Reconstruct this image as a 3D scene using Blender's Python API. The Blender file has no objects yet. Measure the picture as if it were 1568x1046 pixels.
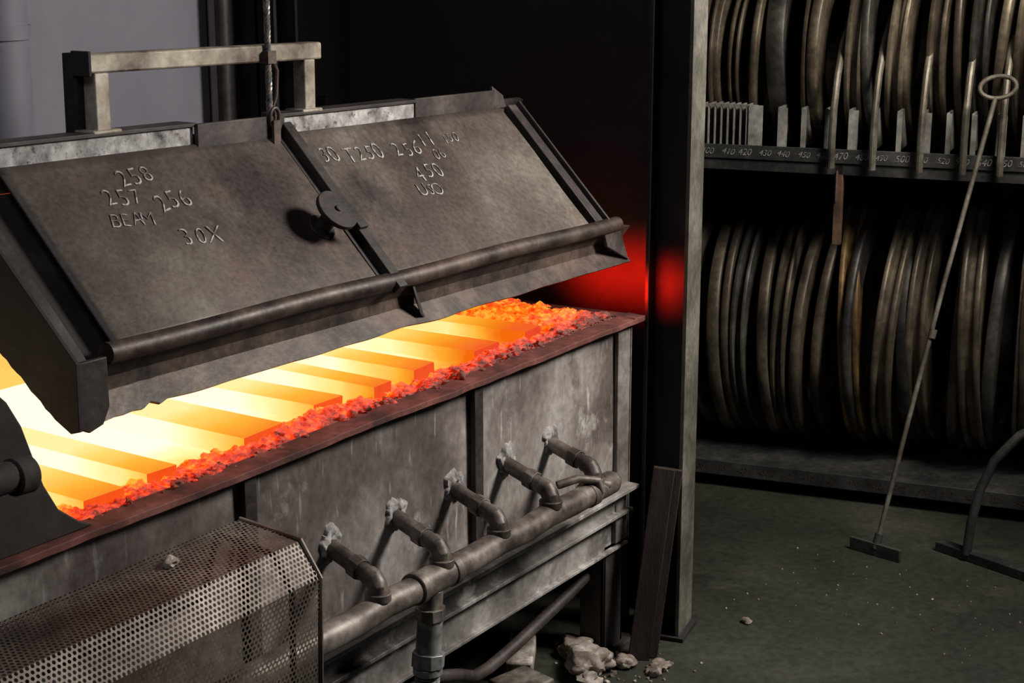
import bpy, bmesh, math, random
from mathutils import Vector, Matrix, noise
random.seed(7)
V=Vector
scene=bpy.context.scene
scene.view_settings.view_transform='Standard'
scene.view_settings.look='None'

# ---------------------------------------------------------------- materials
def nodes(name):
    m=bpy.data.materials.new(name); m.use_nodes=True
    nt=m.node_tree; b=nt.nodes['Principled BSDF']
    return m,nt,b
def ramp(nt,stops,k=1):
    r=nt.nodes.new('ShaderNodeValToRGB'); e=r.color_ramp.elements
    while len(e)<len(stops): e.new(0.5)
    for i,(p,c) in enumerate(stops):
        e[i].position=.5+(p-.5)*k; e[i].color=(c[0],c[1],c[2],1)
    return r
def metal(name,stops,scale=6,rough=.6,met=.3,bump=.3,stretch=(1,1,1),spots=None,spot_amt=.62,dist=.002,fine=60,spots2=None,spot2_amt=.6,spot2_stretch=None,grain=.18,scratch=None,scorch_falloff=None):
    m,nt,b=nodes(name); L=nt.links.new
    tc=nt.nodes.new('ShaderNodeTexCoord'); mp=nt.nodes.new('ShaderNodeMapping'); mp.inputs['Scale'].default_value=stretch
    L(tc.outputs['Object'],mp.inputs[0])
    n=nt.nodes.new('ShaderNodeTexNoise'); n.inputs['Scale'].default_value=scale; n.inputs['Detail'].default_value=9; n.inputs['Roughness'].default_value=.6
    L(mp.outputs[0],n.inputs[0])
    r=ramp(nt,stops,.6); L(n.outputs[0],r.inputs[0])
    col=r.outputs[0]
    f=nt.nodes.new('ShaderNodeTexNoise'); f.inputs['Scale'].default_value=fine; f.inputs['Detail'].default_value=6; L(mp.outputs[0],f.inputs[0])
    for k,(sp,amt,ss) in enumerate(((spots,spot_amt,None),(spots2,spot2_amt,spot2_stretch))):
        if not sp: continue
        n2=nt.nodes.new('ShaderNodeTexNoise'); n2.inputs['Scale'].default_value=scale*(2.3 if k==0 else 1.1); n2.inputs['Detail'].default_value=12; n2.inputs['Roughness'].default_value=.7
        m2=nt.nodes.new('ShaderNodeMapping'); m2.inputs['Scale'].default_value=ss or stretch; m2.inputs['Location'].default_value=(3.7*k,1.3,5.1*k); L(tc.outputs['Object'],m2.inputs[0])
        L(m2.outputs[0],n2.inputs[0])
        r2=ramp(nt,[(amt-.03,(0,0,0)),(min(1,amt+.1),(1,1,1))]); L(n2.outputs[0],r2.inputs[0])
        mx=nt.nodes.new('ShaderNodeMix'); mx.data_type='RGBA'
        L(r2.outputs[0],mx.inputs['Factor']); L(col,mx.inputs['A']); mx.inputs['B'].default_value=(*sp,1)
        col=mx.outputs['Result']
    if scratch:
        m3=nt.nodes.new('ShaderNodeMapping'); m3.inputs['Scale'].default_value=scratch[0]; m3.inputs['Rotation'].default_value=scratch[1]; L(tc.outputs['Object'],m3.inputs[0])
        n3=nt.nodes.new('ShaderNodeTexNoise'); n3.inputs['Scale'].default_value=10; n3.inputs['Detail'].default_value=4; L(m3.outputs[0],n3.inputs[0])
        r4=ramp(nt,[(.63,(0,0,0)),(.72,(.6,.6,.6))]); L(n3.outputs[0],r4.inputs[0])
        mx=nt.nodes.new('ShaderNodeMix'); mx.data_type='RGBA'
        L(r4.outputs[0],mx.inputs['Factor']); L(col,mx.inputs['A']); mx.inputs['B'].default_value=(*scratch[2],1); col=mx.outputs['Result']
    if scorch_falloff:  # scorch and painted lamp fall-off: (axis, clear position, darkest position, amount), colour
        sx=nt.nodes.new('ShaderNodeSeparateXYZ'); L(tc.outputs['Object'],sx.inputs[0])
        acc=None
        for ax,c0,c1,amt in scorch_falloff[0]:
            mr=nt.nodes.new('ShaderNodeMapRange'); mr.inputs['From Min'].default_value=c0; mr.inputs['From Max'].default_value=c1; mr.inputs['To Max'].default_value=amt
            L(sx.outputs[ax],mr.inputs[0])
            if acc is None: acc=mr.outputs[0]
            else:
                mm=nt.nodes.new('ShaderNodeMath'); mm.operation='MAXIMUM'; L(acc,mm.inputs[0]); L(mr.outputs[0],mm.inputs[1]); acc=mm.outputs[0]
        ma=nt.nodes.new('ShaderNodeMath'); ma.operation='MULTIPLY'; ma.use_clamp=True
        nm=nt.nodes.new('ShaderNodeMapRange'); nm.inputs['From Min'].default_value=.3; nm.inputs['From Max'].default_value=.6; nm.inputs['To Min'].default_value=1.3; nm.inputs['To Max'].default_value=.6; L(n.outputs[0],nm.inputs[0])
        L(acc,ma.inputs[0]); L(nm.outputs[0],ma.inputs[1])
        mx=nt.nodes.new('ShaderNodeMix'); mx.data_type='RGBA'; L(ma.outputs[0],mx.inputs['Factor']); L(col,mx.inputs['A']); mx.inputs['B'].default_value=(*scorch_falloff[1],1); col=mx.outputs['Result']
    r3=ramp(nt,[(.3,(1-grain,)*3),(.7,(1+grain,)*3)]); L(f.outputs[0],r3.inputs[0])
    mg=nt.nodes.new('ShaderNodeMix'); mg.data_type='RGBA'; mg.blend_type='MULTIPLY'; mg.inputs['Factor'].default_value=1
    L(col,mg.inputs['A']); L(r3.outputs[0],mg.inputs['B']); col=mg.outputs['Result']
    L(col,b.inputs['Base Color'])
    b.inputs['Metallic'].default_value=met
    mr=nt.nodes.new('ShaderNodeMapRange'); mr.inputs['To Min'].default_value=max(0.05,rough-.15); mr.inputs['To Max'].default_value=min(1,rough+.2)
    L(f.outputs[0],mr.inputs[0]); L(mr.outputs[0],b.inputs['Roughness'])
    bp=nt.nodes.new('ShaderNodeBump'); bp.inputs['Strength'].default_value=bump; bp.inputs['Distance'].default_value=dist
    ad=nt.nodes.new('ShaderNodeMath'); ad.operation='ADD'; L(n.outputs[0],ad.inputs[0]); L(f.outputs[0],ad.inputs[1])
    L(ad.outputs[0],bp.inputs['Height']); L(bp.outputs[0],b.inputs['Normal'])
    return m
def hot(name,base,axis_stops,y0,y1,strength,noise_amt=.5,nscale=14,xf=(.2,-.5),bump=.5):
    """heat: emission colour follows the temperature distribution in the hearth"""
    m,nt,b=nodes(name); L=nt.links.new
    g=nt.nodes.new('ShaderNodeNewGeometry'); s=nt.nodes.new('ShaderNodeSeparateXYZ'); L(g.outputs['Position'],s.inputs[0])
    mr=nt.nodes.new('ShaderNodeMapRange'); mr.inputs['From Min'].default_value=y0; mr.inputs['From Max'].default_value=y1
    L(s.outputs['Y'],mr.inputs[0])
    n=nt.nodes.new('ShaderNodeTexNoise'); n.inputs['Scale'].default_value=nscale; n.inputs['Detail'].default_value=8; n.inputs['Roughness'].default_value=.7
    L(g.outputs['Position'],n.inputs[0])
    a=nt.nodes.new('ShaderNodeMath'); a.operation='MULTIPLY_ADD'; L(n.outputs[0],a.inputs[0]); a.inputs[1].default_value=noise_amt; a.inputs[2].default_value=-noise_amt*.5
    c=nt.nodes.new('ShaderNodeMath'); c.operation='ADD'; L(mr.outputs[0],c.inputs[0]); L(a.outputs[0],c.inputs[1])
    mx=nt.nodes.new('ShaderNodeMapRange'); mx.inputs['From Min'].default_value=-1.9; mx.inputs['From Max'].default_value=-.05; L(s.outputs['X'],mx.inputs[0])
    cv=nt.nodes.new('ShaderNodeFloatCurve'); cu=cv.mapping.curves[0]; cu.points[0].location=(0,.5+xf[0]*.5); cu.points[1].location=(1,.5+xf[1]*.5); cu.points.new(.5,.5); cv.mapping.update()
    L(mx.outputs[0],cv.inputs['Value'])
    dd=nt.nodes.new('ShaderNodeMath'); dd.operation='MULTIPLY_ADD'; L(cv.outputs[0],dd.inputs[0]); dd.inputs[1].default_value=2; dd.inputs[2].default_value=-1
    d=nt.nodes.new('ShaderNodeMath'); d.operation='ADD'; d.use_clamp=True; L(c.outputs[0],d.inputs[0]); L(dd.outputs[0],d.inputs[1]); out=d
    r=ramp(nt,axis_stops); L(out.outputs[0],r.inputs[0])
    L(r.outputs[0],b.inputs['Emission Color'])
    sm=nt.nodes.new('ShaderNodeMapRange'); sm.inputs['To Min'].default_value=strength[0]; sm.inputs['To Max'].default_value=strength[1]; L(out.outputs[0],sm.inputs[0])
    L(sm.outputs[0],b.inputs['Emission Strength'])
    b.inputs['Base Color'].default_value=(*base,1); b.inputs['Roughness'].default_value=.95; b.inputs['Specular IOR Level'].default_value=.1
    bp=nt.nodes.new('ShaderNodeBump'); bp.inputs['Strength'].default_value=bump; bp.inputs['Distance'].default_value=.01
    L(n.outputs[0],bp.inputs['Height']); L(bp.outputs[0],b.inputs['Normal'])
    return m

M={}
M['panel']=metal('scorched_steel_panel',[(.12,(.050,.036,.031)),(.40,(.145,.118,.107)),(.56,(.30,.27,.25)),(.8,(.50,.47,.45))],2.6,.6,.15,.5,(1,1,.8),(.60,.57,.54),.60,spots2=(.065,.048,.041),spot2_amt=.57,spot2_stretch=(1.5,1.5,.9),scratch=((6,6,.8),(0,.15,0),(.6,.58,.56)),scorch_falloff=([('X',-.7,-1.6,.7),('Z',.76,.91,.65)],(.06,.042,.036)))  # scorch under the rim; leftward darkening includes painted lamp fall-off
M['angle']=metal('corner_angle',[(.15,(.05,.038,.034)),(.42,(.13,.11,.10)),(.7,(.28,.25,.235))],5,.6,.15,.4)
M['frame']=metal('dark_steel_frame',[(.2,(.020,.0145,.0125)),(.55,(.052,.040,.036)),(.8,(.105,.085,.076))],7,.55,.25,.4)
M['shade']=metal('shaded_frame',[(.2,(.010,.007,.006)),(.55,(.022,.016,.014)),(.8,(.04,.031,.027))],7,.8,.0,.4)  # darker copy of the frame steel, shade put into its colour
M['channel']=metal('worn_channel',[(.3,(.08,.07,.063)),(.5,(.24,.22,.205)),(.7,(.44,.41,.39))],4,.6,.15,.4,(1,1,1),(.6,.57,.54),.58,scorch_falloff=([('X',-.7,-1.5,.6)],(.055,.040,.034)))  # same leftward darkening as the panel
M['rim']=metal('rim_plate',[(.3,(.05,.018,.015)),(.6,(.15,.045,.034)),(.8,(.24,.09,.07))],9,.75,.1,.5)  # red of the hearth glow put into the base colour
M['lid']=metal('lid_plate',[(.12,(.034,.022,.018)),(.38,(.076,.056,.047)),(.55,(.135,.110,.092)),(.7,(.225,.20,.165)),(.9,(.32,.30,.26))],2.0,.48,.25,.25,(1,1,1),(.15,.088,.060),.585,spots2=(.026,.018,.015),spot2_amt=.585,spot2_stretch=(1.3,.9,.9),grain=.14,fine=90,scorch_falloff=([('X',-.0,-.75,.45),('Z',.16,-.02,.45)],(.045,.030,.025)))  # lamp fall-off painted in towards the left; also darker towards the front edge
M['bar']=metal('lid_bar',[(.3,(.023,.015,.012)),(.5,(.058,.040,.032)),(.7,(.11,.075,.056))],9,.5,.25,.4)
M['crust']=metal('ash_crust',[(.2,(.10,.09,.085)),(.5,(.36,.34,.33)),(.8,(.65,.63,.61))],22,.9,0,.8,(1,1,1),(.05,.04,.035),.57)
M['portcrust']=metal('port_cement',[(.2,(.09,.08,.075)),(.5,(.28,.26,.25)),(.8,(.48,.46,.44))],30,.9,0,.8)
M['pipe']=metal('rusty_pipe',[(.3,(.046,.034,.029)),(.5,(.13,.105,.088)),(.7,(.27,.235,.205))],9,.5,.3,.35)
M['galv']=metal('galvanised',[(.3,(.2,.2,.195)),(.6,(.38,.38,.37)),(.8,(.5,.5,.48))],18,.4,.4,.2)
M['handle']=metal('handle_tube',[(.2,(.09,.062,.042)),(.5,(.33,.28,.21)),(.75,(.55,.50,.41))],8,.5,.15,.3)
M['guard']=metal('guard_mesh',[(.2,(.05,.034,.026)),(.5,(.13,.10,.08)),(.8,(.28,.235,.195))],5,.5,.35,.1)
M['post']=metal('column_steel',[(.3,(.012,.010,.011)),(.6,(.026,.022,.022)),(.8,(.04,.036,.034))],5,.7,.1,.3)
M['postedge']=metal('column_flange_lit',[(.3,(.07,.064,.050)),(.6,(.14,.13,.105)),(.8,(.21,.19,.155))],7,.6,.1,.3)  # lighter copy of the column steel, lamp light put into the colour
M['ring']=metal('ring_steel',[(.15,(.026,.020,.015)),(.5,(.105,.082,.060)),(.8,(.29,.24,.175))],4,.42,.3,.2)
M['ring2']=metal('ring_rusty',[(.3,(.06,.034,.016)),(.5,(.19,.11,.045)),(.7,(.36,.23,.10))],4,.5,.3,.2)
M['ring3']=metal('ring_dark',[(.3,(.030,.028,.026)),(.5,(.068,.063,.057)),(.7,(.13,.12,.11))],5,.45,.4,.2)
M['rack']=metal('rack_steel',[(.3,(.026,.026,.026)),(.6,(.058,.056,.053)),(.8,(.09,.086,.08))],8,.6,.2,.2)
M['divider']=metal('divider_steel',[(.2,(.16,.155,.145)),(.6,(.36,.35,.33)),(.8,(.52,.51,.49))],10,.5,.2,.2)
M['guide']=metal('guide_rod',[(.2,(.10,.083,.068)),(.6,(.22,.195,.16)),(.8,(.36,.33,.285))],10,.45,.4,.2)
M['rackbrown']=metal('rack_rust',[(.3,(.07,.04,.025)),(.6,(.14,.08,.05)),(.8,(.2,.12,.075))],9,.6,.2,.3)
M['chalk']=metal('chalk',[(.25,(.08,.065,.055)),(.45,(.15,.13,.115)),(.54,(.38,.36,.335)),(.8,(.55,.53,.50))],45,.95,0,.1)
M['label']=metal('label_chalk',[(.3,(.09,.088,.085)),(.5,(.28,.27,.26)),(.8,(.45,.44,.42))],50,.95,0,.1)
M['brick']=metal('fire_brick',[(.2,(.09,.055,.038)),(.5,(.26,.21,.17)),(.8,(.55,.51,.46))],14,.9,0,.8,(1,1,1),(.6,.56,.52),.56)
M['wood']=metal('old_timber',[(.3,(.014,.0085,.007)),(.6,(.032,.017,.013)),(.8,(.05,.028,.021))],8,.75,0,.4,(4,4,.6))
M['floor']=metal('concrete_floor',[(.1,(.007,.0075,.005)),(.4,(.020,.0212,.0155)),(.65,(.040,.042,.031)),(.85,(.072,.072,.058))],1.1,.55,0,.3,(1,1,1),(.06,.058,.047),.60,.004,40)
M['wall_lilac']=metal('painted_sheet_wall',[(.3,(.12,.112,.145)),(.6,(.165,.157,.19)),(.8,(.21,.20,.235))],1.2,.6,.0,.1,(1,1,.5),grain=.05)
M['wall_dark']=metal('dark_wall',[(.3,(.014,.010,.014)),(.6,(.026,.019,.024)),(.8,(.04,.03,.036))],2.0,.8,.0,.1,grain=.06)  # dark purplish wall tone
M['wall_side']=metal('dark_sheet',[(.3,(.020,.014,.017)),(.6,(.030,.022,.026)),(.8,(.042,.032,.037))],2.0,.85,.0,.1,grain=.06)  # dark sheet steel
M['wall_rack']=metal('rack_wall',[(.3,(.07,.07,.07)),(.6,(.11,.11,.108)),(.8,(.14,.14,.135))],2,.8,0,.1,grain=.06)
M['rope']=metal('wire_rope_steel',[(.3,(.10,.09,.08)),(.6,(.24,.22,.20)),(.8,(.34,.32,.3))],50,.4,.5,.2)
M['rubble']=hot('glowing_rubble',(.24,.12,.10),[(.0,(.015,.0,.0)),(.2,(.10,.004,.001)),(.40,(.6,.015,.002)),(.6,(1,.055,.003)),(.82,(1,.17,.006)),(1,(1,.38,.03))],-.01,.13,(.9,1.15),2.3,42,(.15,-.25),1)
M['bars']=hot('hot_steel',(.05,.02,.015),[(0,(1,.12,.003)),(.22,(1,.27,.008)),(.5,(1,.47,.035)),(.8,(1,.66,.15)),(1,(1,.80,.34))],.03,.34,(.85,1.12),.25,9,(.22,-.5),.3)
M['barend']=hot('hot_steel_end',(.05,.02,.015),[(0,(.85,.035,.001)),(.5,(1,.10,.002)),(1,(1,.2,.006))],.0,.3,(.85,1.0),.6,25,(.2,-.4),.3)
M['barside']=hot('hot_steel_side',(.05,.02,.015),[(0,(1,.16,.004)),(.25,(1,.44,.03)),(.5,(1,.72,.18)),(.8,(1,.88,.45)),(1,(1,.95,.65))],.04,.32,(.88,1.2),.4,8,(.25,-.65),.3)
M['bed']=hot('hot_hearth_lining',(.06,.03,.02),[(0,(1,.22,.010)),(.25,(1,.52,.06)),(.5,(1,.78,.25)),(.8,(1,.9,.5)),(1,(1,.95,.65))],.07,.30,(.88,1.3),.6,11,(.25,-.65),.6)
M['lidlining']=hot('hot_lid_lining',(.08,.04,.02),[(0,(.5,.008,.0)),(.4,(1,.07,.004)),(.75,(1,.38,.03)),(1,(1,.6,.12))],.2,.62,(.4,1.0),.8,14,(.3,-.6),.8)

# ---------------------------------------------------------------- mesh builder
class MB:
    def __init__(s): s.v=[]; s.f=[]
    def add(s,vs,fs):
        o=len(s.v); s.v+= [tuple(v) for v in vs]; s.f+=[tuple(i+o for i in f) for f in fs]; return s
    def box(s,x0,x1,y0,y1,z0,z1):
        vs=[(x,y,z) for x in (x0,x1) for y in (y0,y1) for z in (z0,z1)]
        return s.add(vs,[(0,1,3,2),(4,6,7,5),(0,4,5,1),(2,3,7,6),(0,2,6,4),(1,5,7,3)])
    def beam(s,p0,p1,w,h,up=(0,0,1)):
        p0=V(p0);p1=V(p1);d=(p1-p0).normalized();a=d.cross(V(up)).normalized();b=a.cross(d).normalized()
        vs=[]
        for p in(p0,p1):
            for i,j in((-1,-1),(1,-1),(1,1),(-1,1)): vs.append(p+a*i*w/2+b*j*h/2)
        return s.add(vs,[(3,2,1,0),(4,5,6,7),(0,1,5,4),(1,2,6,5),(2,3,7,6),(3,0,4,7)])
    def cyl(s,p0,p1,r0,r1=None,n=28):
        return s.tube([p0,p1],[r0,r0 if r1 is None else r1],n)
    def tube(s,pts,r,n=16,closed=False):
        pts=[V(p) for p in pts]; k=len(pts)
        rs=r if isinstance(r,(list,tuple)) else [r]*k
        t=(pts[1]-pts[0]).normalized()
        a=t.orthogonal().normalized()
        vs=[]
        for i,p in enumerate(pts):
            if closed: tt=(pts[(i+1)%k]-pts[i-1]).normalized()
            elif i==0: tt=t
            elif i==k-1: tt=(pts[i]-pts[i-1]).normalized()
            else: tt=((pts[i+1]-p).normalized()+(p-pts[i-1]).normalized()).normalized()
            a=(a-tt*a.dot(tt)).normalized(); b=tt.cross(a)
            for j in range(n):
                an=2*math.pi*j/n; vs.append(p+(a*math.cos(an)+b*math.sin(an))*rs[i])
        fs=[]
        for i in range(k if closed else k-1):
            for j in range(n):
                i2=(i+1)%k
                fs.append((i*n+j,i*n+(j+1)%n,i2*n+(j+1)%n,i2*n+j))
        if not closed:
            fs.append(tuple(reversed(range(n)))); fs.append(tuple((k-1)*n+j for j in range(n)))
        return s.add(vs,fs)
    def extr(s,poly,vec):
        vec=V(vec);n=len(poly); vs=[V(p) for p in poly]+[V(p)+vec for p in poly]
        fs=[tuple(reversed(range(n))),tuple(range(n,2*n))]+[(i,(i+1)%n,n+(i+1)%n,n+i) for i in range(n)]
        return s.add(vs,fs)
    def lathe(s,c,axis,prof,n=64):
        axis=V(axis).normalized(); a=V((0,0,1)) if abs(axis.z)<.9 else V((1,0,0)); a=(a-axis*a.dot(axis)).normalized(); b=axis.cross(a); c=V(c)
        vs=[];k=len(prof)
        for i in range(n):
            an=2*math.pi*i/n; rd=a*math.cos(an)+b*math.sin(an)
            for r,t in prof: vs.append(c+rd*r+axis*t)
        fs=[(i*k+j,i*k+(j+1)%k,((i+1)%n)*k+(j+1)%k,((i+1)%n)*k+j) for i in range(n) for j in range(k)]
        return s.add(vs,fs)
    def rock(s,c,r,sq=(1,1,1),jag=.45,sub=2):
        bm=bmesh.new(); bmesh.ops.create_icosphere(bm,subdivisions=sub,radius=1)
        o=V((random.random()*50,random.random()*50,random.random()*50))
        rot=Matrix.Rotation(random.random()*6.28,3,'Z')
        bm.verts.index_update(); vs=[]
        for v in bm.verts:
            k=1+jag*noise.noise(v.co*1.6+o)*1.6+(.12*noise.noise(v.co*6+o) if sub>2 else 0)
            vs.append(V(c)+rot@(V((v.co.x*sq[0],v.co.y*sq[1],v.co.z*sq[2]))*k*r))
        fs=[tuple(v.index for v in f.verts) for f in bm.faces]
        bm.free(); return s.add(vs,fs)
def empty(name,loc=(0,0,0)):
    e=bpy.data.objects.new(name,None); e.location=loc; e.empty_display_size=.1
    scene.collection.objects.link(e); return e
def obj(name,mb,mat,parent=None,bevel=0,smooth=True,ang=35,recalc=True):
    me=bpy.data.meshes.new(name); me.from_pydata(mb.v,[],mb.f)
    bm=bmesh.new(); bm.from_mesh(me)
    if recalc: bmesh.ops.recalc_face_normals(bm,faces=bm.faces)
    if smooth:
        for f in bm.faces: f.smooth=True
        for e in bm.edges:
            if len(e.link_faces)==2 and e.calc_face_angle(0)>math.radians(ang): e.smooth=False
    bm.to_mesh(me); bm.free()
    me.materials.append(M[mat] if isinstance(mat,str) else mat)
    o=bpy.data.objects.new(name,me); scene.collection.objects.link(o)
    if parent: o.parent=parent
    if bevel:
        b=o.modifiers.new('bev','BEVEL'); b.width=bevel; b.segments=2; b.limit_method='ANGLE'; b.angle_limit=math.radians(40)
    return o
def text(name,body,size,mw,parent,mat='chalk',ext=.0003,shear=0.15,off=-.0006):
    c=bpy.data.curves.new(name,'FONT'); c.body=body; c.size=size; c.extrude=ext; c.align_x='CENTER'; c.align_y='CENTER'; c.shear=shear; c.offset=off
    c.materials.append(M[mat]); o=bpy.data.objects.new(name,c); scene.collection.objects.link(o); o.parent=parent; o.matrix_local=mw; return o

# ---------------------------------------------------------------- room
obj('floor',MB().box(-6,4,-6,3,-.05,0),'floor',smooth=False)
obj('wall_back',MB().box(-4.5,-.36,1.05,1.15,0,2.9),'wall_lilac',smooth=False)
obj('wall_back_dark',MB().box(-.36,.27,1.05,1.15,0,2.9),'wall_dark',smooth=False)  # darker stretch of the back wall
obj('wall_side',MB().box(.225,.27,.0,1.05,0,2.9),'wall_side',smooth=False)
g=math.radians(21.3); a=math.radians(32.8)
D=V((.1994,-.9799,0)); N=V((.9799,.1994,0)); P0=V((1.299,.345,0))
def RK(s,n,z): p=P0+D*s+N*n; return V((p.x,p.y,z))
obj('wall_right',MB().extr([RK(-1.3,1.08,0),RK(2.6,1.08,0),RK(2.6,1.16,0),RK(-1.3,1.16,0)],(0,0,2.9)),'wall_rack',smooth=False)
obj('ceiling',MB().box(-4.5,4,-3,3,2.9,2.95),'wall_dark',smooth=False)
wp=empty('wall_column')
mb=MB(); 
mb.box(-.235,-.225,.93,1.045,0,2.9).box(-.235,-.14,.985,.995,0,2.9).box(-.15,-.14,.93,1.045,0,2.9); obj('h_section',mb,'post',wp)
cp=empty('wall_conduit'); obj('conduit',MB().cyl((-.355,1.0,0),(-.355,1.0,2.9),.018),'frame',cp)
mb=MB()
for z in (.5,1.3,2.1): mb.box(-.385,-.325,1.01,1.049,z,z+.02)
obj('clips',mb,'frame',cp)
dp=empty('vertical_duct'); mb=MB().cyl((-1.14,.93,0),(-1.14,.93,2.9),.07,n=40)
for z in (.8,1.6,2.4): mb.cyl((-1.14,.93,z),(-1.14,.93,z+.03),.076,n=40)
obj('duct',mb,'wall_lilac',dp)
bp_=empty('wall_bolt'); mb=MB().cyl((.0,1.049,1.45),(.0,1.02,1.45),.012,n=6).cyl((.08,1.049,1.37),(.08,1.015,1.37),.014,n=6).cyl((.0,1.049,1.45),(.0,1.045,1.45),.02).cyl((.08,1.049,1.37),(.08,1.045,1.37),.022); obj('bolts',mb,'frame',bp_)

# ---------------------------------------------------------------- furnace body
fu=empty('forge_furnace')
XL=-2.35
mb=MB(); nx=90; nz=12
vs=[];fs=[]
for i in range(nx+1):
    for j in range(nz+1):
        x=XL+(0-XL)*i/nx; z=.45+.43*j/nz
        vs.append((x,.006*noise.noise(V((x*2.2,z*3,1))),z))
for i in range(nx):
    for j in range(nz): q=i*(nz+1)+j; fs.append((q,q+nz+1,q+nz+2,q+1))
mb.add(vs,fs); obj('front_panel',mb,'panel',fu,ang=80)
mb=MB().box(-.012,0,.006,.65,.29,.88).box(XL,0,.638,.65,.29,.88).box(XL,XL+.012,.006,.65,.29,.88).box(XL+.012,-.012,.006,.638,.44,.452)
obj('shell_sides',mb,'panel',fu)
mb=MB().box(-1.445,-1.412,-.014,0,.45,.872).box(-.705,-.672,-.014,0,.45,.872).box(-2.2,-2.16,-.014,0,.45,.872)
obj('stiffener_ribs',mb,'frame',fu,.002)
mb=MB().box(-.062,.004,-.012,0,.30,.872).box(-.004,.008,-.012,.06,.30,.872)
obj('corner_angle',mb,'angle',fu,.002)
mb=MB().box(XL,.0,-.045,.0,.442,.452).box(XL,.0,-.008,.0,.385,.442).box(XL,0,-.028,0,.377,.386).box(XL,0,.0,.012,.29,.378).box(XL,0,-.014,.012,.283,.291)
obj('base_channel',mb,'channel',fu,.0015)
def warped(x0,x1,ya,yb,z0,z1,n,axis='x'):
    vs=[];fs=[]
    for i in range(n+1):
        t=x0+(x1-x0)*i/n
        w=.008*noise.noise(V((t*3.1,0,3)))+.004*noise.noise(V((t*14,0,5))); u=.007*noise.noise(V((t*2.3,9,3)))
        for (c,zz) in ((ya+w,z0+u-.002),(yb,z0+u),(yb,z1+u),(ya+w,z1+u-.003)):
            vs.append((t,c,zz) if axis=='x' else (c,t,zz))
        if i<n:
            for j in range(4): fs.append((i*4+j,i*4+(j+1)%4,i*4+4+(j+1)%4,i*4+4+j))
    fs+=[(3,2,1,0),tuple(n*4+j for j in range(4))]
    return vs,fs
mb=MB(); mb.add(*warped(XL,.042,-.032,.02,.874,.888,110)); mb.add(*warped(-.03,.66,.042,-.012,.874,.888,30,'y')); mb.add(*warped(XL,.042,.66,.62,.874,.888,60))
obj('rim_plate',mb,'rim',fu,.0015)
mb=MB()
for x in (-.1,-1.22,-2.3):
    for y in (.0,.55):
        mb.box(x,x+.1,y,y+.01,0,.30).box(x,x+.01,y,y+.07,0,.30).box(x+.09,x+.1,y,y+.07,0,.30).box(x-.02,x+.12,y-.02,y+.09,0,.012)
obj('legs',mb,'frame',fu,.0015)
mb=MB().box(XL+.05,-.05,.3,.34,.30,.36).box(-1.5,-.05,.05,.6,.29,.30); obj('underframe',mb,'frame',fu)
mb=MB().box(XL+.02,-.02,.115,.6,.80,.868).box(XL+.02,-.02,.56,.63,.72,.95).box(-.08,-.02,.12,.56,.72,.87).box(XL+.012,XL+.08,.1,.56,.72,.9)
obj('hearth_lining',mb,'bed',fu)
mb=MB().box(XL+.012,-.012,.014,.12,.46,.855); obj('front_refractory',mb,'rubble',fu)
mb=MB().extr([(-2.3,-.012,1.22),(-1.99,-.012,1.165),(-1.955,-.012,1.13),(-1.931,-.012,1.087),(-1.912,-.012,1.03),(-1.896,-.012,.982),(-1.87,-.012,.935),(-1.83,-.012,.903),(-1.80,-.012,.888),(-2.3,-.012,.888)],(0,.024,0))
obj('end_gusset',mb,'shade',fu,.003)
mb=MB().tube([(-2.2,-.05,1.03),(-2.0,-.05,1.03),(-1.955,-.05,1.025)],.024,20).cyl((-1.99,-.05,1.027),(-1.955,-.05,1.025),.029)
obj('end_stub_pipe',mb,'shade',fu,.003)

# rubble bed
rb=empty('refractory_rubble')
mb=MB(); vs=[];fs=[]; nx=560; ny=24
def edge(x): return .105+.045*noise.noise(V((x*4,2,0)))+.03*noise.noise(V((x*11,5,0)))
def hz(x,y): return .011*noise.noise(V((x*22,y*22,0)))+.008*noise.noise(V((x*60,y*60,4)))+.005*noise.noise(V((x*130,y*130,2)))+.012*noise.noise(V((x*5,y*5,8)))
for i in range(nx+1):
    x=XL+.02+(-.005-XL-.02)*i/nx
    for j in range(ny+1):
        w=j/ny; y=.0+w*(edge(x)+.03)
        z=.884+ (hz(x,y)+.004)*min(1,w*3) - (.045*((w-.7)/.3) if w>.7 else 0)
        vs.append((x,y,z))
for i in range(nx):
    for j in range(ny): q=i*(ny+1)+j; fs.append((q,q+ny+1,q+ny+2,q+1))
mb.add(vs,fs)
vs=[];fs=[]
for i in range(81):
    for j in range(141):
        x=-.22+.22*i/80; y=.02+.6*j/140
        z=.884+hz(x,y)+.003-(.06*(1-i/14) if i<14 else 0); vs.append((x,y,z))
for i in range(80):
    for j in range(140): q=i*141+j; fs.append((q,q+141,q+142,q+1))
mb.add(vs,fs)
for k in range(1100):
    x=random.uniform(XL+.05,-.02); y=random.uniform(.006,edge(x)+.02) if x<-.2 else random.uniform(.02,.5)
    r=random.choice([.002,.003,.003,.004,.005,.006,.010])*random.uniform(.7,1.2)
    mb.rock((x,y,.886+hz(x,y)-max(0,(y-edge(x)*.8))*.6*(x<-.2)+r*.2),r,(1,random.uniform(.5,1),random.uniform(.35,.7)))
obj('rubble_bed',mb,'rubble',rb,ang=60)
hb=empty('hot_steel_bars')
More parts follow.
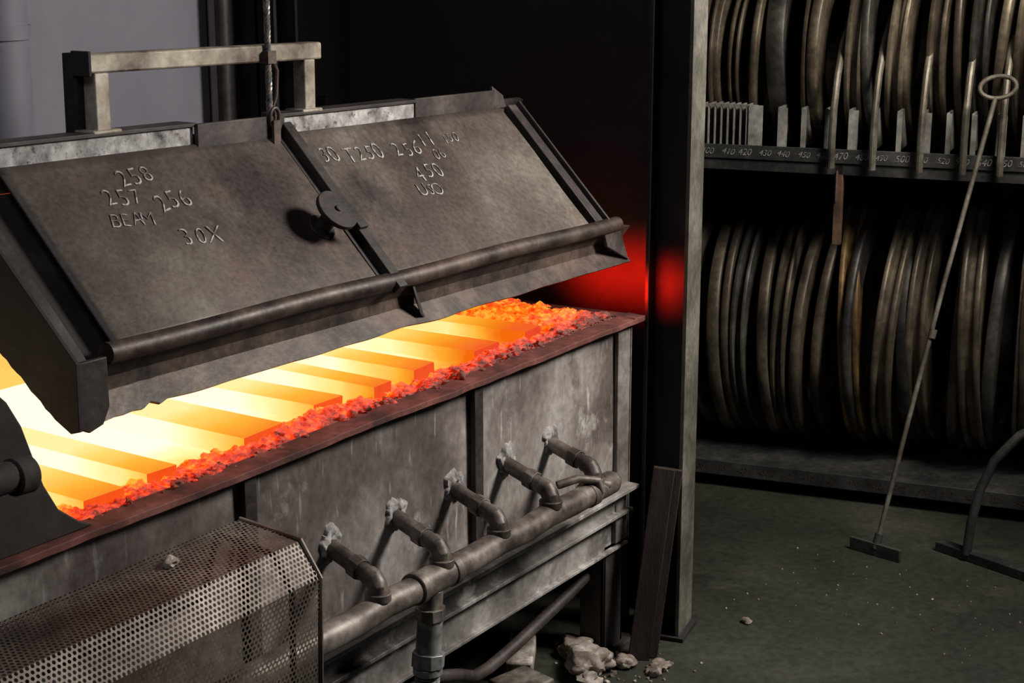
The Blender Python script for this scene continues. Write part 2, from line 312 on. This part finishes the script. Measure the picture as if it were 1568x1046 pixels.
for k,(x,y,w) in enumerate([(-1.99,.07,.08),(-1.84,.05,.08),(-1.67,.055,.09),(-1.53,.07,.07),(-1.24,.06,.12),(-1.02,.10,.09),(-.88,.075,.065),(-.70,.09,.085),(-.45,.085,.11),(-.25,.095,.08)]):
    sk=random.uniform(-.03,.03); mb=MB(); t=.905+random.uniform(-.005,.005); hh=.06
    mb.extr([(x-w,y,t-hh),(x,y+random.uniform(-.008,.008),t-hh),(x,y+random.uniform(-.008,.008),t),(x-w,y,t)],(sk,.46,random.uniform(-.008,.004)))
    o=obj('bar_%d'%(k+1),mb,'bars',hb,.003,smooth=False); o.data.materials.append(M['barend']); o.data.materials.append(M['barside'])
    for f in o.data.polygons:
        if f.normal.y<-.7: f.material_index=1
        elif abs(f.normal.x)>.7: f.material_index=2

# ---------------------------------------------------------------- lid
O=V((-.885,.02,1.14)); lid=empty('furnace_lid',O); lid.rotation_euler=(0,math.radians(.9),0)
ES=V((0,.694,.72)); EN=V((0,-.72,.694))
def Lp(x,s,n): return V((x-O.x,0,0))+ES*s+EN*n
def Lbox(mb,x0,x1,s0,s1,n0,n1):
    vs=[Lp(x,s,n) for x in (x0,x1) for s in (s0,s1) for n in (n0,n1)]
    return mb.add(vs,[(0,1,3,2),(4,6,7,5),(0,4,5,1),(2,3,7,6),(0,2,6,4),(1,5,7,3)])
def Wbox(mb,x0,x1,y0,y1,z0,z1): return mb.box(x0-O.x,x1-O.x,y0-O.y,y1-O.y,z0-O.z,z1-O.z)
def warp(x,s): return .0035*noise.noise(V((x*3,s*5,2)))
mb=MB(); vs=[];fs=[]
for i in range(81):
    for j in range(21):
        x=-1.70+1.55*i/80; s=.385*j/20
        vs.append(Lp(x,s,warp(x,s)))
for i in range(80):
    for j in range(20): q=i*21+j; fs.append((q,q+21,q+22,q+1))
mb.add(vs,fs); o=obj('top_plate',mb,'lid',lid,ang=80); so=o.modifiers.new('t','SOLIDIFY'); so.thickness=.006; so.offset=0
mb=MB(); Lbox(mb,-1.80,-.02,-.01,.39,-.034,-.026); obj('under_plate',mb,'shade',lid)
mb=MB(); Lbox(mb,-.972,-.944,-.03,.40,.0,.022); Lbox(mb,-.99,-.926,0,.40,.0,.005); obj('centre_strap',mb,'frame',lid,.002)
mb=MB()
Lbox(mb,-.125,-.085,-.0,.385,-.03,.010); Lbox(mb,-.088,-.08,0,.385,-.03,.022)
Lbox(mb,-1.80,-1.765,-.03,.40,-.03,-.002)
obj('side_bars',mb,'frame',lid,.002)
mb=MB()
sk=[(-.02,.0),(.27,.285),(.34,.13),(.25,.065)]
for i in range(13):
    t=i/12; sk.append((.165-.13*t,.0-.10*t+.008*noise.noise(V((t*9,1,1)))))
sk+=[(.0,-.118),(-.02,-.112)]
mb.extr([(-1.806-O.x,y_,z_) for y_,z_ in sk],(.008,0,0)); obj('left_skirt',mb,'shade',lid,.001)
mb=MB().extr([(-.03-O.x,.01,-.03),(-.03-O.x,.30,.26),(-.03-O.x,.575,-.10),(-.03-O.x,.03,-.10)],(.008,0,0)); obj('end_light_baffle',mb,'shade',lid)  # added plate that keeps hearth light to the gap below
mb=MB().tube([Lp(x,-.004+.002*math.sin(x*9),.006) for x in [-1.73+.05*i for i in range(34)]]+[Lp(-.035,-.004,.004)],.0185,20)
obj('front_bar',mb,'bar',lid)
mb=MB(); prof=[(0,.012,-.012),(0,.030,-.045),(0,.028,-.075),(0,-.005,-.106),(0,-.012,-.102),(0,.016,-.068),(0,.016,-.045),(0,-.008,-.012)]
nseg=90; vs=[];fs=[];k=len(prof)
for i in range(nseg+1):
    x=-1.80+1.83*i/nseg; w=.005*noise.noise(V((x*7,3,3)))
    if x<-1.60: w+=.007*noise.noise(V((x*40,3,3)))-.004
    for p in prof: vs.append((x-O.x,p[1]+w*.5,p[2]+(w if p[2]<-.08 else 0)))
for i in range(nseg):
    for j in range(k): fs.append((i*k+j,i*k+(j+1)%k,(i+1)*k+(j+1)%k,(i+1)*k+j))
fs+=[tuple(range(k)),tuple(nseg*k+j for j in range(k))]
mb.add(vs,fs); obj('front_apron',mb,'bar',lid,ang=25)
mb=MB().extr([Lp(-.9,0,0)+V((0,-.01,-.01)),Lp(-.9,0,0)+V((.03,-.012,-.085)),Lp(-.9,0,0)+V((.05,-.004,-.095)),Lp(-.9,0,0)+V((.04,.02,-.03))],(.008,0,0))
mb.extr([Lp(-.09,0,0)+V((-.03,-.016,-.0)),Lp(-.09,0,0)+V((.05,-.016,-.0)),Lp(-.09,0,0)+V((.11,-.012,-.097)),Lp(-.09,0,0)+V((.0,-.012,-.05))],(0,.008,0))
mb.extr([(-1.80-O.x,-.02,.0),(-1.74-O.x,-.02,.0),(-1.735-O.x,-.016,-.085),(-1.75-O.x,-.016,-.112),(-1.78-O.x,-.016,-.12),(-1.805-O.x,-.016,-.108)],(0,.01,0))
obj('apron_gussets',mb,'frame',lid,.002)
mb=MB(); Wbox(mb,-1.95,-1.22,.292,.302,1.405,1.452); Wbox(mb,-.965,-.50,.292,.302,1.405,1.452); obj('ledge_face',mb,'crust',lid,.002)
mb=MB(); Wbox(mb,-1.95,-1.215,.286,.34,1.452,1.460); Wbox(mb,-.97,-.495,.286,.34,1.452,1.460); Wbox(mb,-.50,-.17,.288,.298,1.38,1.462); Wbox(mb,-1.22,-.965,.28,.29,1.38,1.458); Wbox(mb,-1.80,-.03,.288,.296,1.38,1.415)
mb.extr([Lp(-.17,.385,0),Lp(-.12,.385,0),Lp(-.12,.385,0)+V((0,.01,.03)),Lp(-.17,.385,0)+V((-.0,.01,.055))],(0,.008,0))
obj('ledge_frame',mb,'frame',lid,.0015)
mb=MB().extr([(-1.80-O.x,.28,.29),(-1.80-O.x,.60,-.20),(-1.80-O.x,.61,-.195),(-1.80-O.x,.295,.295)],(1.78,0,0)); obj('back_plate',mb,'frame',lid)
mb=MB().extr([(-1.78-O.x,.262,.235),(-1.78-O.x,.565,-.20),(-1.78-O.x,.588,-.20),(-1.78-O.x,.285,.235)],(1.74,0,0)); obj('back_lining',mb,'lidlining',lid)
mb=MB(); Lbox(mb,-1.78,-.04,.03,.32,-.06,-.036); obj('top_lining',mb,'lidlining',lid)
mb=MB(); Wbox(mb,-1.478,-.83,.29,.325,1.565,1.600); obj('handle_bar',mb,'handle',lid,.004)
mb=MB(); Wbox(mb,-1.465,-1.43,.292,.323,1.452,1.566); Wbox(mb,-.885,-.85,.292,.323,1.452,1.566); Wbox(mb,-1.48,-1.41,.285,.335,1.456,1.464); Wbox(mb,-.90,-.835,.285,.335,1.456,1.464); obj('handle_posts',mb,'handle',lid,.003)
mb=MB(); Wbox(mb,-1.485,-1.477,.285,.33,1.56,1.605); Wbox(mb,-1.478,-1.443,.325,.36,1.45,1.6); obj('handle_cap',mb,'shade',lid,.002)  # dark left side of the handle, its shade put into the colour
kx,ks=-1.045,.150
mb=MB().cyl(Lp(kx,ks,0),Lp(kx,ks,.055),.017).cyl(Lp(kx,ks,0),Lp(kx,ks,.006),.030).cyl(Lp(kx,ks,.052),Lp(kx,ks,.062),.046,n=44).cyl(Lp(kx,ks,.062),Lp(kx,ks,.066),.007)
Lbox(mb,kx+.028,kx+.056,ks-.05,ks-.022,.050,.060)
obj('peephole_knob',mb,'frame',lid,.0015)
mb=MB(); c=Lp(-1.0,.39,.02)
mb.tube([c+V((.014*math.cos(t),0,.02+.02*math.sin(t))) for t in [i*math.pi/10 for i in range(20)]],.004,10,True)
Wbox(mb,-1.012,-.992,.268,.274,1.40,1.45)
obj('lifting_eye',mb,'bar',lid)
B=Matrix(((1,0,0),(0,ES.y,EN.y),(0,ES.z,EN.z))).to_4x4()
def chalk(body,x,s,size,rot=0):
    st=size*.60; n=len(body); cr=math.cos(math.radians(rot)); sr=math.sin(math.radians(rot))
    for i,ch in enumerate(body):
        if ch==' ': continue
        o=(i-(n-1)/2)*st*random.uniform(.97,1.03); xx=x+o*cr; ss=s+o*sr+random.uniform(-.05,.05)*size
        text('chalk_mark',ch,size*random.uniform(.92,1.12),Matrix.Translation(Lp(xx,ss,warp(xx,ss)+.0044))@B@Matrix.Rotation(math.radians(rot+random.uniform(-9,9)),4,'Z'),lid,off=-.0008,shear=random.uniform(0,.3))
for t in [("258",-1.425,.327,.050,4),("257",-1.485,.287,.050,-3),("256",-1.375,.264,.054,5),("BEAM",-1.50,.238,.042,-6),("30X",-1.37,.180,.054,-4),
          ("T250 256",-.70,.305,.056,-2),("11",-.53,.32,.052,5),("30",-.88,.315,.055,3),("06",-.52,.275,.04,0),("450",-.60,.235,.058,3),("USO",-.64,.19,.044,-4),("150",-.44,.315,.036,4)]: chalk(*t)

wr=empty('wire_rope')
b0=V((-1.0,.285,1.465)); b1=V((-.985,.29,2.9)); mb=MB()
for ph in range(4):
    pts=[]
    for i in range(420):
        t=i/419; an=t*2*math.pi*38+ph*math.pi/2; p=b0.lerp(b1,t); pts.append(p+V((math.cos(an),math.sin(an),0))*.0036)
    mb.tube(pts,.0034,6)
obj('strands',mb,'rope',wr)
mb=MB().box(-1.01,-.985,.275,.30,1.565,1.59).cyl((-1.012,.285,1.573),(-.98,.285,1.573),.004).tube([(-.99,.285,1.575),(-.975,.283,1.55),(-.98,.283,1.50),(-.992,.285,1.47)],.0035,8)
mb.tube([V((-1.0,.28,1.46))+V((.010*math.cos(t),0,.016*math.sin(t))) for t in [i*math.pi/10 for i in range(20)]],.004,8,True)
obj('rope_clamp',mb,'bar',wr)

# ---------------------------------------------------------------- burner manifold
mf=empty('burner_manifold')
my,mz,mr_=-.14,.565,.0275
mb=MB().tube([(-1.95,my,mz)]+[(-1.9+.1*i,my+.002*math.sin(i*2),mz+.002*math.sin(i*3)) for i in range(16)]+[(-.32,my,mz)],mr_,28).cyl((-.325,my,mz),(-.30,my,mz),mr_,.018)
mb.cyl((-.44,my,mz),(-.405,my,mz),.031)
for x in (-1.10,-.985): mb.cyl((x-.012,my,mz),(x+.012,my,mz),.033)
mb.cyl((-1.10,my,mz),(-.985,my,mz),.030)
obj('header_pipe',mb,'pipe',mf,.003)
mb=MB(); mc=MB()
for k,x in enumerate([-1.19,-.98,-.77,-.56,-.37]):
    x2=x-.03
    w0=V((x,.012,.655)); e=V((x2,-.122,.625)); m0=V((x2-.004,my,mz+.01))
    mb.tube([w0,w0.lerp(e,.5),e],.0175,20)
    dr=(e-w0).normalized()
    mb.cyl(w0+dr*.085,w0+dr*.112,.023,n=8)
    mb.tube([e-dr*.01,e+dr*.006,e+V((0,-.012,-.012)),V((x2-.004,my,.607)),m0],.0200,20)
    mb.cyl(V((x2-.004,my,.60)),V((x2-.004,my,.583)),.026,n=20)
    # splash of refractory cement round the port, irregular outline
    vs=[];fs=[];NA=48;NR=7
    for i in range(NA):
        an=2*math.pi*i/NA; ro=.030+.012*noise.noise(V((math.cos(an)*1.7+k*5,math.sin(an)*1.7,0)))+.006*noise.noise(V((math.cos(an)*6+k*5,math.sin(an)*6,3)))+(.008 if math.sin(an)>.3 else 0)
        for j in range(NR):
            r_=.012+(ro-.012)*j/(NR-1); px=x+r_*math.cos(an); pz=.655+r_*math.sin(an)*1.1
            vs.append((px,-.0045-(.004+.007*noise.noise(V((px*90,pz*90,k))))*(1-(j/(NR-1))**3)+ (.006 if j==NR-1 else 0),pz))
    for i in range(NA):
        for j in range(NR-1): fs.append((i*NR+j,i*NR+j+1,((i+1)%NA)*NR+j+1,((i+1)%NA)*NR+j))
    mc.add(vs,fs)
obj('burner_stubs',mb,'pipe',mf,.0015)
obj('port_crust',mc,'portcrust',mf,ang=70)
mb=MB().cyl((-.44,-.13,.60),(-.37,-.16,.575),.012).tube([(-.50,-.10,.60),(-.46,-.13,.61),(-.42,-.16,.60),(-.41,-.165,.57)],.01,12); obj('pilot_pipe',mb,'pipe',mf)
mb=MB().cyl((-1.05,my,mz-.02),(-1.055,my,.50),.024).cyl((-1.055,my,.51),(-1.055,my,.485),.031,n=8); obj('drop_pipe',mb,'pipe',mf,.001)
mb=MB().cyl((-1.055,my,.487),(-1.065,my,.40),.026).cyl((-1.062,my,.415),(-1.066,my,.385),.034,n=8).cyl((-1.066,my,.385),(-1.067,my,.37),.030); 
obj('union',mb,'galv',mf,.0015)
mb=MB().cyl((-1.067,my,.375),(-1.075,my,.0),.021)
for i in range(16): z=.365-.0058*i; mb.lathe((-1.068,my,z),(0,0,1),[(.020,-.0026),(.026,0),(.020,.0026)],24)
obj('threaded_nipple',mb,'galv',mf)
sp=empty('supply_pipe'); 
mb=MB().tube([(.1,.06,.245),(-.1,.05,.215),(-.194,.05,.193),(-.45,.05,.148),(-.56,.05,.135),(-.62,.05,.137),(-.68,.05,.165),(-.79,.05,.205),(-.95,.05,.225),(-1.02,.05,.20),(-1.04,.05,.14),(-1.04,.05,0)],.015,16)
mb.tube([(.1,.06,.245),(.12,.06,.22),(.12,.06,0)],.015,16); obj('pipe_run',mb,'frame',sp)

# ---------------------------------------------------------------- perforated guard
gd=empty('perforated_guard')
prof=[V((0,-.02,.70)),V((0,-.055,.815)),V((0,-.19,.803)),V((0,-.232,.742)),V((0,-.225,.50)),V((0,-.16,.42))]
segl=[(prof[i+1]-prof[i]).length for i in range(len(prof)-1)]
tot=sum(segl)
def GP(x,s):
    s=max(0,min(tot,s)); i=0
    while i<len(segl)-1 and s>segl[i]: s-=segl[i]; i+=1
    p=prof[i].lerp(prof[i+1],min(1,s/segl[i])); dn=.005*noise.noise(V((x*6,p.y*9,p.z*9)))
    return (x,p.y-dn,p.z+dn)
pit=.0098; rowh=pit*math.sqrt(3)/2
mb=MB(); X0,X1=-2.5,-1.505
rows=int(tot/rowh); cols=int((X1-X0)/pit)
R1=pit/math.sqrt(3); R2=pit*.33
for j in range(rows):
    for i in range(cols):
        cx=X0+pit*(i+.5+(.5 if j%2 else 0)); cs=rowh*(j+.5)
        vs=[]
        for k in range(12):
            an=math.radians(30*k); ro=R1 if k%2==1 else R1*.866
            vs.append(GP(cx+ro*math.cos(an),cs+ro*math.sin(an)))
        for k in range(12):
            an=math.radians(30*k); vs.append(GP(cx+R2*math.cos(an),cs+R2*math.sin(an)))
        mb.add(vs,[(k,(k+1)%12,12+(k+1)%12,12+k) for k in range(12)])
o=obj('mesh_sheet',mb,'guard',gd,smooth=False,recalc=False); 
mb=MB()
ep=[V((X1+.003,p.y,p.z)) for p in prof]; mb.tube(ep,.005,8)
obj('end_lip',mb,'guard',gd)
mb=MB(); 
for x in (-1.56,-2.3): mb.tube([V((x,p.y*.94,p.z-.01)) for p in prof],.006,8)
mb.box(-2.45,-1.52,-.03,-.016,.69,.70); obj('frame_hoops',mb,'frame',gd)
mb=MB(); mb.rock((-1.72,-.10,.818),.014,(1.3,.8,.5)); mb.rock((-1.735,-.105,.817),.008); sc=empty('scale_fragment'); obj('fragment',mb,'brick',sc)

# ---------------------------------------------------------------- steel column
pc=empty('steel_column'); c=V((.145,-.054,0))
def PB(mb,d0,d1,n0,n1,z0,z1):
    return mb.extr([c+D*d0+N*n0+V((0,0,z0)),c+D*d1+N*n0+V((0,0,z0)),c+D*d1+N*n1+V((0,0,z0)),c+D*d0+N*n1+V((0,0,z0))],(0,0,z1-z0))
mb=MB(); PB(mb,-.056,-.047,-.065,.065,0,2.9); PB(mb,-.05,.05,-.004,.004,0,2.9); PB(mb,-.07,.07,-.075,.07,0,.012); obj('web_and_flange',mb,'post',pc,.001)
mb=MB(); PB(mb,.045,.055,-.065,.065,.012,2.9); obj('flange',mb,'postedge',pc,.001)
pk=empty('timber_plank'); mb=MB().beam((-.062,-.085,.0),(.020,-.105,.50),.055,.025,(1,.5,0)); mb.beam((-.035,-.108,.0),(.052,-.125,.49),.03,.02,(1,.5,0)); obj('planks',mb,'wood',pk,.002)

# ---------------------------------------------------------------- ring rack
rk=empty('ring_storage_rack')
def RB(mb,s0,s1,n0,n1,z0,z1):
    return mb.extr([RK(s0,n0,z0),RK(s1,n0,z0),RK(s1,n1,z0),RK(s0,n1,z0)],(0,0,z1-z0))
mb=MB()
RB(mb,-.9,2.0,-.006,.0,1.122,1.168); RB(mb,-.9,2.0,0,.85,1.12,1.130); RB(mb,-.9,2.0,-.0,.03,1.085,1.12)
RB(mb,-.9,2.0,-.006,.0,.045,.095); RB(mb,-.9,2.0,0,.85,.08,.09)
RB(mb,-.9,2.0,-.006,0,1.93,1.98); RB(mb,-.9,2.0,0,.85,1.93,1.94)
for s in (-.9,1.95):
    for n in (.0,.81): RB(mb,s,s+.04,n,n+.04,0,2.3)
obj('rack_frame',mb,'rack',rk,.002)
mb=MB(); RB(mb,.345,.372,.0,.03,.86,1.12); RB(mb,.352,.357,-.02,.02,1.0,1.1); obj('rack_bracket',mb,'rackbrown',rk,.002)
mb=MB(); s=-.16
while s<.055: RB(mb,s,s+.004,.01,.20,1.165,1.295); s+=.021
RB(mb,-.2,.09,.01,.016,1.288,1.296); RB(mb,.06,.105,.006,.012,1.165,1.295)
s=.155
k=0
while s<1.9: RB(mb,s,s+.007,.01,.22,1.165,1.292); RB(mb,s,s+(.03 if k%3==0 else .016),.006,.012,1.165,1.29); s+=.075; k+=1
obj('dividers',mb,'divider',rk)
mb=MB()
for s in (.337,.465,.61,.74,.85,1.0,1.15,1.3):
    pts=[RK(s,-.025,1.11),RK(s,-.03,1.2),RK(s,-.02,1.3),RK(s,.02,1.40),RK(s,.09,1.49),RK(s,.20,1.56),RK(s,.34,1.60),RK(s,.5,1.62)]
    mb.tube(pts,.0115,10)
obj('curved_guides',mb,'guide',rk)
txt=["400","410","420","430","440","450","460","470","480","490","500","510","520","530","540","550","560","570","580"]
Bt=Matrix((( D.x,0,-N.x),(D.y,0,-N.y),(0,1,0))).to_4x4()
for i,t in enumerate(txt):
    text('size_label',t,.027+random.uniform(-.002,.004),Matrix.Translation(RK(-.07+.062*i+random.uniform(-.006,.006),-.0072,1.145))@Bt@Matrix.Rotation(random.uniform(-.1,.1),4,'Z'),rk,off=0,mat='label',shear=.3)
for i,t in enumerate(txt):
    text('size_label_low',t,.024,Matrix.Translation(RK(-.07+.075*i,-.0072,.07))@Bt,rk,mat='rackbrown')
def ringprof(R,w,t,hub=.03):
    return [(R-w,-t/2),(R-.002,-t/2),(R,-t/2+.002),(R,-t/2+t*.22),(R-.004,-t/2+t*.28),(R-hub,-t*.14),(R-hub,t*.14),(R-.004,t/2-t*.28),(R,t/2-t*.22),(R,t/2-.002),(R-.002,t/2),(R-w,t/2)]
def flatprof(R,w,t): return [(R-w,-t/2),(R-.004,-t/2),(R,-t/2+.004),(R,t/2-.004),(R-.004,t/2),(R-w,t/2)]
rg=empty('steel_forging_rings')
builders={'ring':MB(),'ring2':MB(),'ring3':MB()}
def addring(s,R,zb,n0,mat,t,style):
    ax=(D+V((0,0,random.uniform(-.06,.06)))+N*random.uniform(-.14,.03)).normalized()
    pr=ringprof(R,.11,t,.022) if style else flatprof(R,.10,t)
    builders[mat].lathe(RK(s,n0+R,zb+R),ax,pr,80)
low=[(-.32,.40,'ring',.03,0),(-.25,.41,'ring',.04,1),(-.18,.40,'ring',.03,0),(-.10,.415,'ring',.034,0),(-.045,.40,'ring',.040,0),(.01,.42,'ring',.026,0),(.065,.415,'ring3',.050,1),(.13,.40,'ring',.036,0),(.185,.42,'ring',.048,1),(.25,.395,'ring',.032,0),
     (.335,.43,'ring',.030,0),(.39,.44,'ring2',.065,1),(.45,.435,'ring3',.026,0),(.54,.43,'ring',.060,1),(.605,.42,'ring3',.036,0),(.67,.45,'ring',.060,1),(.735,.455,'ring',.034,0),(.81,.46,'ring',.066,1),(.88,.455,'ring3',.036,0),(.945,.46,'ring',.055,1),(1.01,.46,'ring',.034,0),(1.09,.46,'ring',.04,1)]
for s,R,m_,t,st in low: addring(s,R,.096,.02+random.uniform(0,.06),m_,t,st)
up=[(-.16,.30,'ring',.03,0),(-.10,.30,'ring',.04,1),(-.04,.31,'ring',.038,0),(.015,.30,'ring',.036,1),(.055,.32,'ring',.022,0),(.13,.31,'ring3',.06,0),(.23,.32,'ring',.05,1),(.285,.33,'ring',.034,0),(.39,.34,'ring',.055,1),(.435,.34,'ring3',.026,0),(.525,.34,'ring',.055,1),(.57,.35,'ring',.028,0),(.67,.35,'ring',.055,1),(.705,.35,'ring',.024,0),(.80,.35,'ring3',.055,1),(.84,.35,'ring',.028,0),(.93,.36,'ring',.055,1),(.98,.36,'ring',.028,0),(1.07,.36,'ring',.04,1)]
for s,R,m_,t,st in up: addring(s,R,1.135,.03+random.uniform(0,.05),m_,t,st)
for k,b in builders.items(): obj('rings_'+k,b,k,rg,ang=50)

# ---------------------------------------------------------------- rake tool
rt=empty('scraper_rake')
foot=V((.975,-.335,.02)); top=V((1.37,-.487,1.355)); dr=(top-foot).normalized()
mb=MB().tube([foot,foot.lerp(top,.3)+V((0,.004,0)),foot.lerp(top,.6)+V((0,.006,0)),top],.0075,12)
mb.cyl(foot.lerp(top,.47),foot.lerp(top,.49),.011)
side=V((.35,-.93,0)).normalized(); cc=top+dr*.03
ringpts=[]
for i in range(24):
    an=2*math.pi*i/24; ringpts.append(cc+side*.052*math.cos(an)+dr*.034*math.sin(an))
mb.tube(ringpts,.007,10,True); obj('rod_and_grip',mb,'guide',rt)
mb=MB().beam((.99,-.25,.02),(.955,-.42,.02),.012,.04); mb.cyl(foot,foot+dr*.05,.013); obj('blade',mb,'rack',rt,.002)
fs_=empty('bent_pipe_stand')
mb=MB().tube([(1.08,-.58,.02),(1.09,-.585,.12),(1.105,-.60,.22),(1.13,-.63,.31),(1.16,-.69,.39),(1.20,-.79,.45),(1.22,-.95,.47),(1.22,-1.05,.42),(1.21,-1.10,.2),(1.2,-1.11,.02)],.014,14)
obj('bent_pipe',mb,'rack',fs_)
mb=MB().beam((1.13,-.48,.015),(.98,-.92,.015),.04,.03).beam((1.2,-1.0,.015),(1.0,-.9,.015),.03,.03); obj('foot_bar',mb,'rack',fs_,.003)

# ---------------------------------------------------------------- debris
db=empty('broken_fire_bricks'); mb=MB()
mb.rock((-.20,-.02,.03),.055,(1.35,1,.7),.4,4); mb.rock((-.13,.06,.02),.04,(1,1,.8),.5,4); mb.rock((-.27,-.06,.016),.028,(1,1,.6),.5,3)
mb.rock((-.12,-.08,.014),.024,(1,1,.7),.5,3); mb.rock((-.09,-.16,.010),.020,(1.4,1,.6),.5,3); mb.rock((-.13,-.17,.01),.016)
for k in range(90):
    r=random.choice([.002,.003,.004,.007])
    mb.rock((min(.15,random.gauss(-.17,.11)),random.gauss(-.08,.09),r*.4),r)
obj('rubble_pieces',mb,'brick',db,ang=60)
gr=empty('floor_grit'); mb=MB().rock((.30,-.22,.008),.012,(1.3,1,.6))
for k in range(60):
    r=random.choice([.0015,.002,.003]); mb.rock((random.uniform(.28,.95),random.uniform(-.9,-.1),r*.4),r)
obj('grit',mb,'brick',gr,ang=60)
b2=empty('fire_brick'); mb=MB(); mb.beam((-.35,.10,.03),(-.22,.17,.045),.07,.05); obj('brick',mb,'brick',b2,.006)
b3=empty('fire_brick'); mb=MB(); mb.beam((-.50,.05,.032),(-.38,.02,.032),.11,.064); obj('brick_dark',mb,'pipe',b3,.006)

# ---------------------------------------------------------------- lights
def area(name,loc,target,size,energy,col,spread=180):
    l=bpy.data.lights.new(name,'AREA'); l.shape='RECTANGLE'; l.size=size[0]; l.size_y=size[1]; l.energy=energy; l.color=col; l.spread=math.radians(spread)
    o=bpy.data.objects.new(name,l); scene.collection.objects.link(o); o.location=loc
    o.rotation_euler=(V(target)-V(loc)).to_track_quat('-Z','Y').to_euler(); return o
area('workshop_lamp',(.50,-1.7,2.35),(-.85,.15,.9),(.6,.6),44,(1,.95,.89),125)
area('back_wall_fill',(-2.6,-.4,2.75),(-1.2,1.0,1.4),(1,.6),7,(.86,.88,1))  # unseen fill added to brighten the back wall
area('rack_fill',(.75,-1.3,2.75),(1.6,-.2,1.2),(.6,.3),11,(1,.91,.76),110)  # second light added to lift the rack and its wall
area('hearth_mouth_fill',(-.02,.12,.945),(1,.06,.945),(.34,.06),1.7,(1,.012,.004),55)  # unseen area light added to throw the hearth's red outward
w=bpy.data.worlds.new('World'); scene.world=w; w.use_nodes=True
bg=w.node_tree.nodes['Background']; bg.inputs[0].default_value=(.7,.72,.85,1); bg.inputs[1].default_value=.011

# ---------------------------------------------------------------- camera
cam=bpy.data.cameras.new('camera'); co=bpy.data.objects.new('camera',cam); scene.collection.objects.link(co)
cam.sensor_width=36; cam.lens=36*2500/1568
co.location=(-3.53,-1.93,1.8)
p=math.radians(13.7)
F=V((math.cos(a)*math.cos(p),math.sin(a)*math.cos(p),-math.sin(p)))
co.rotation_euler=F.to_track_quat('-Z','Y').to_euler()
scene.camera=co
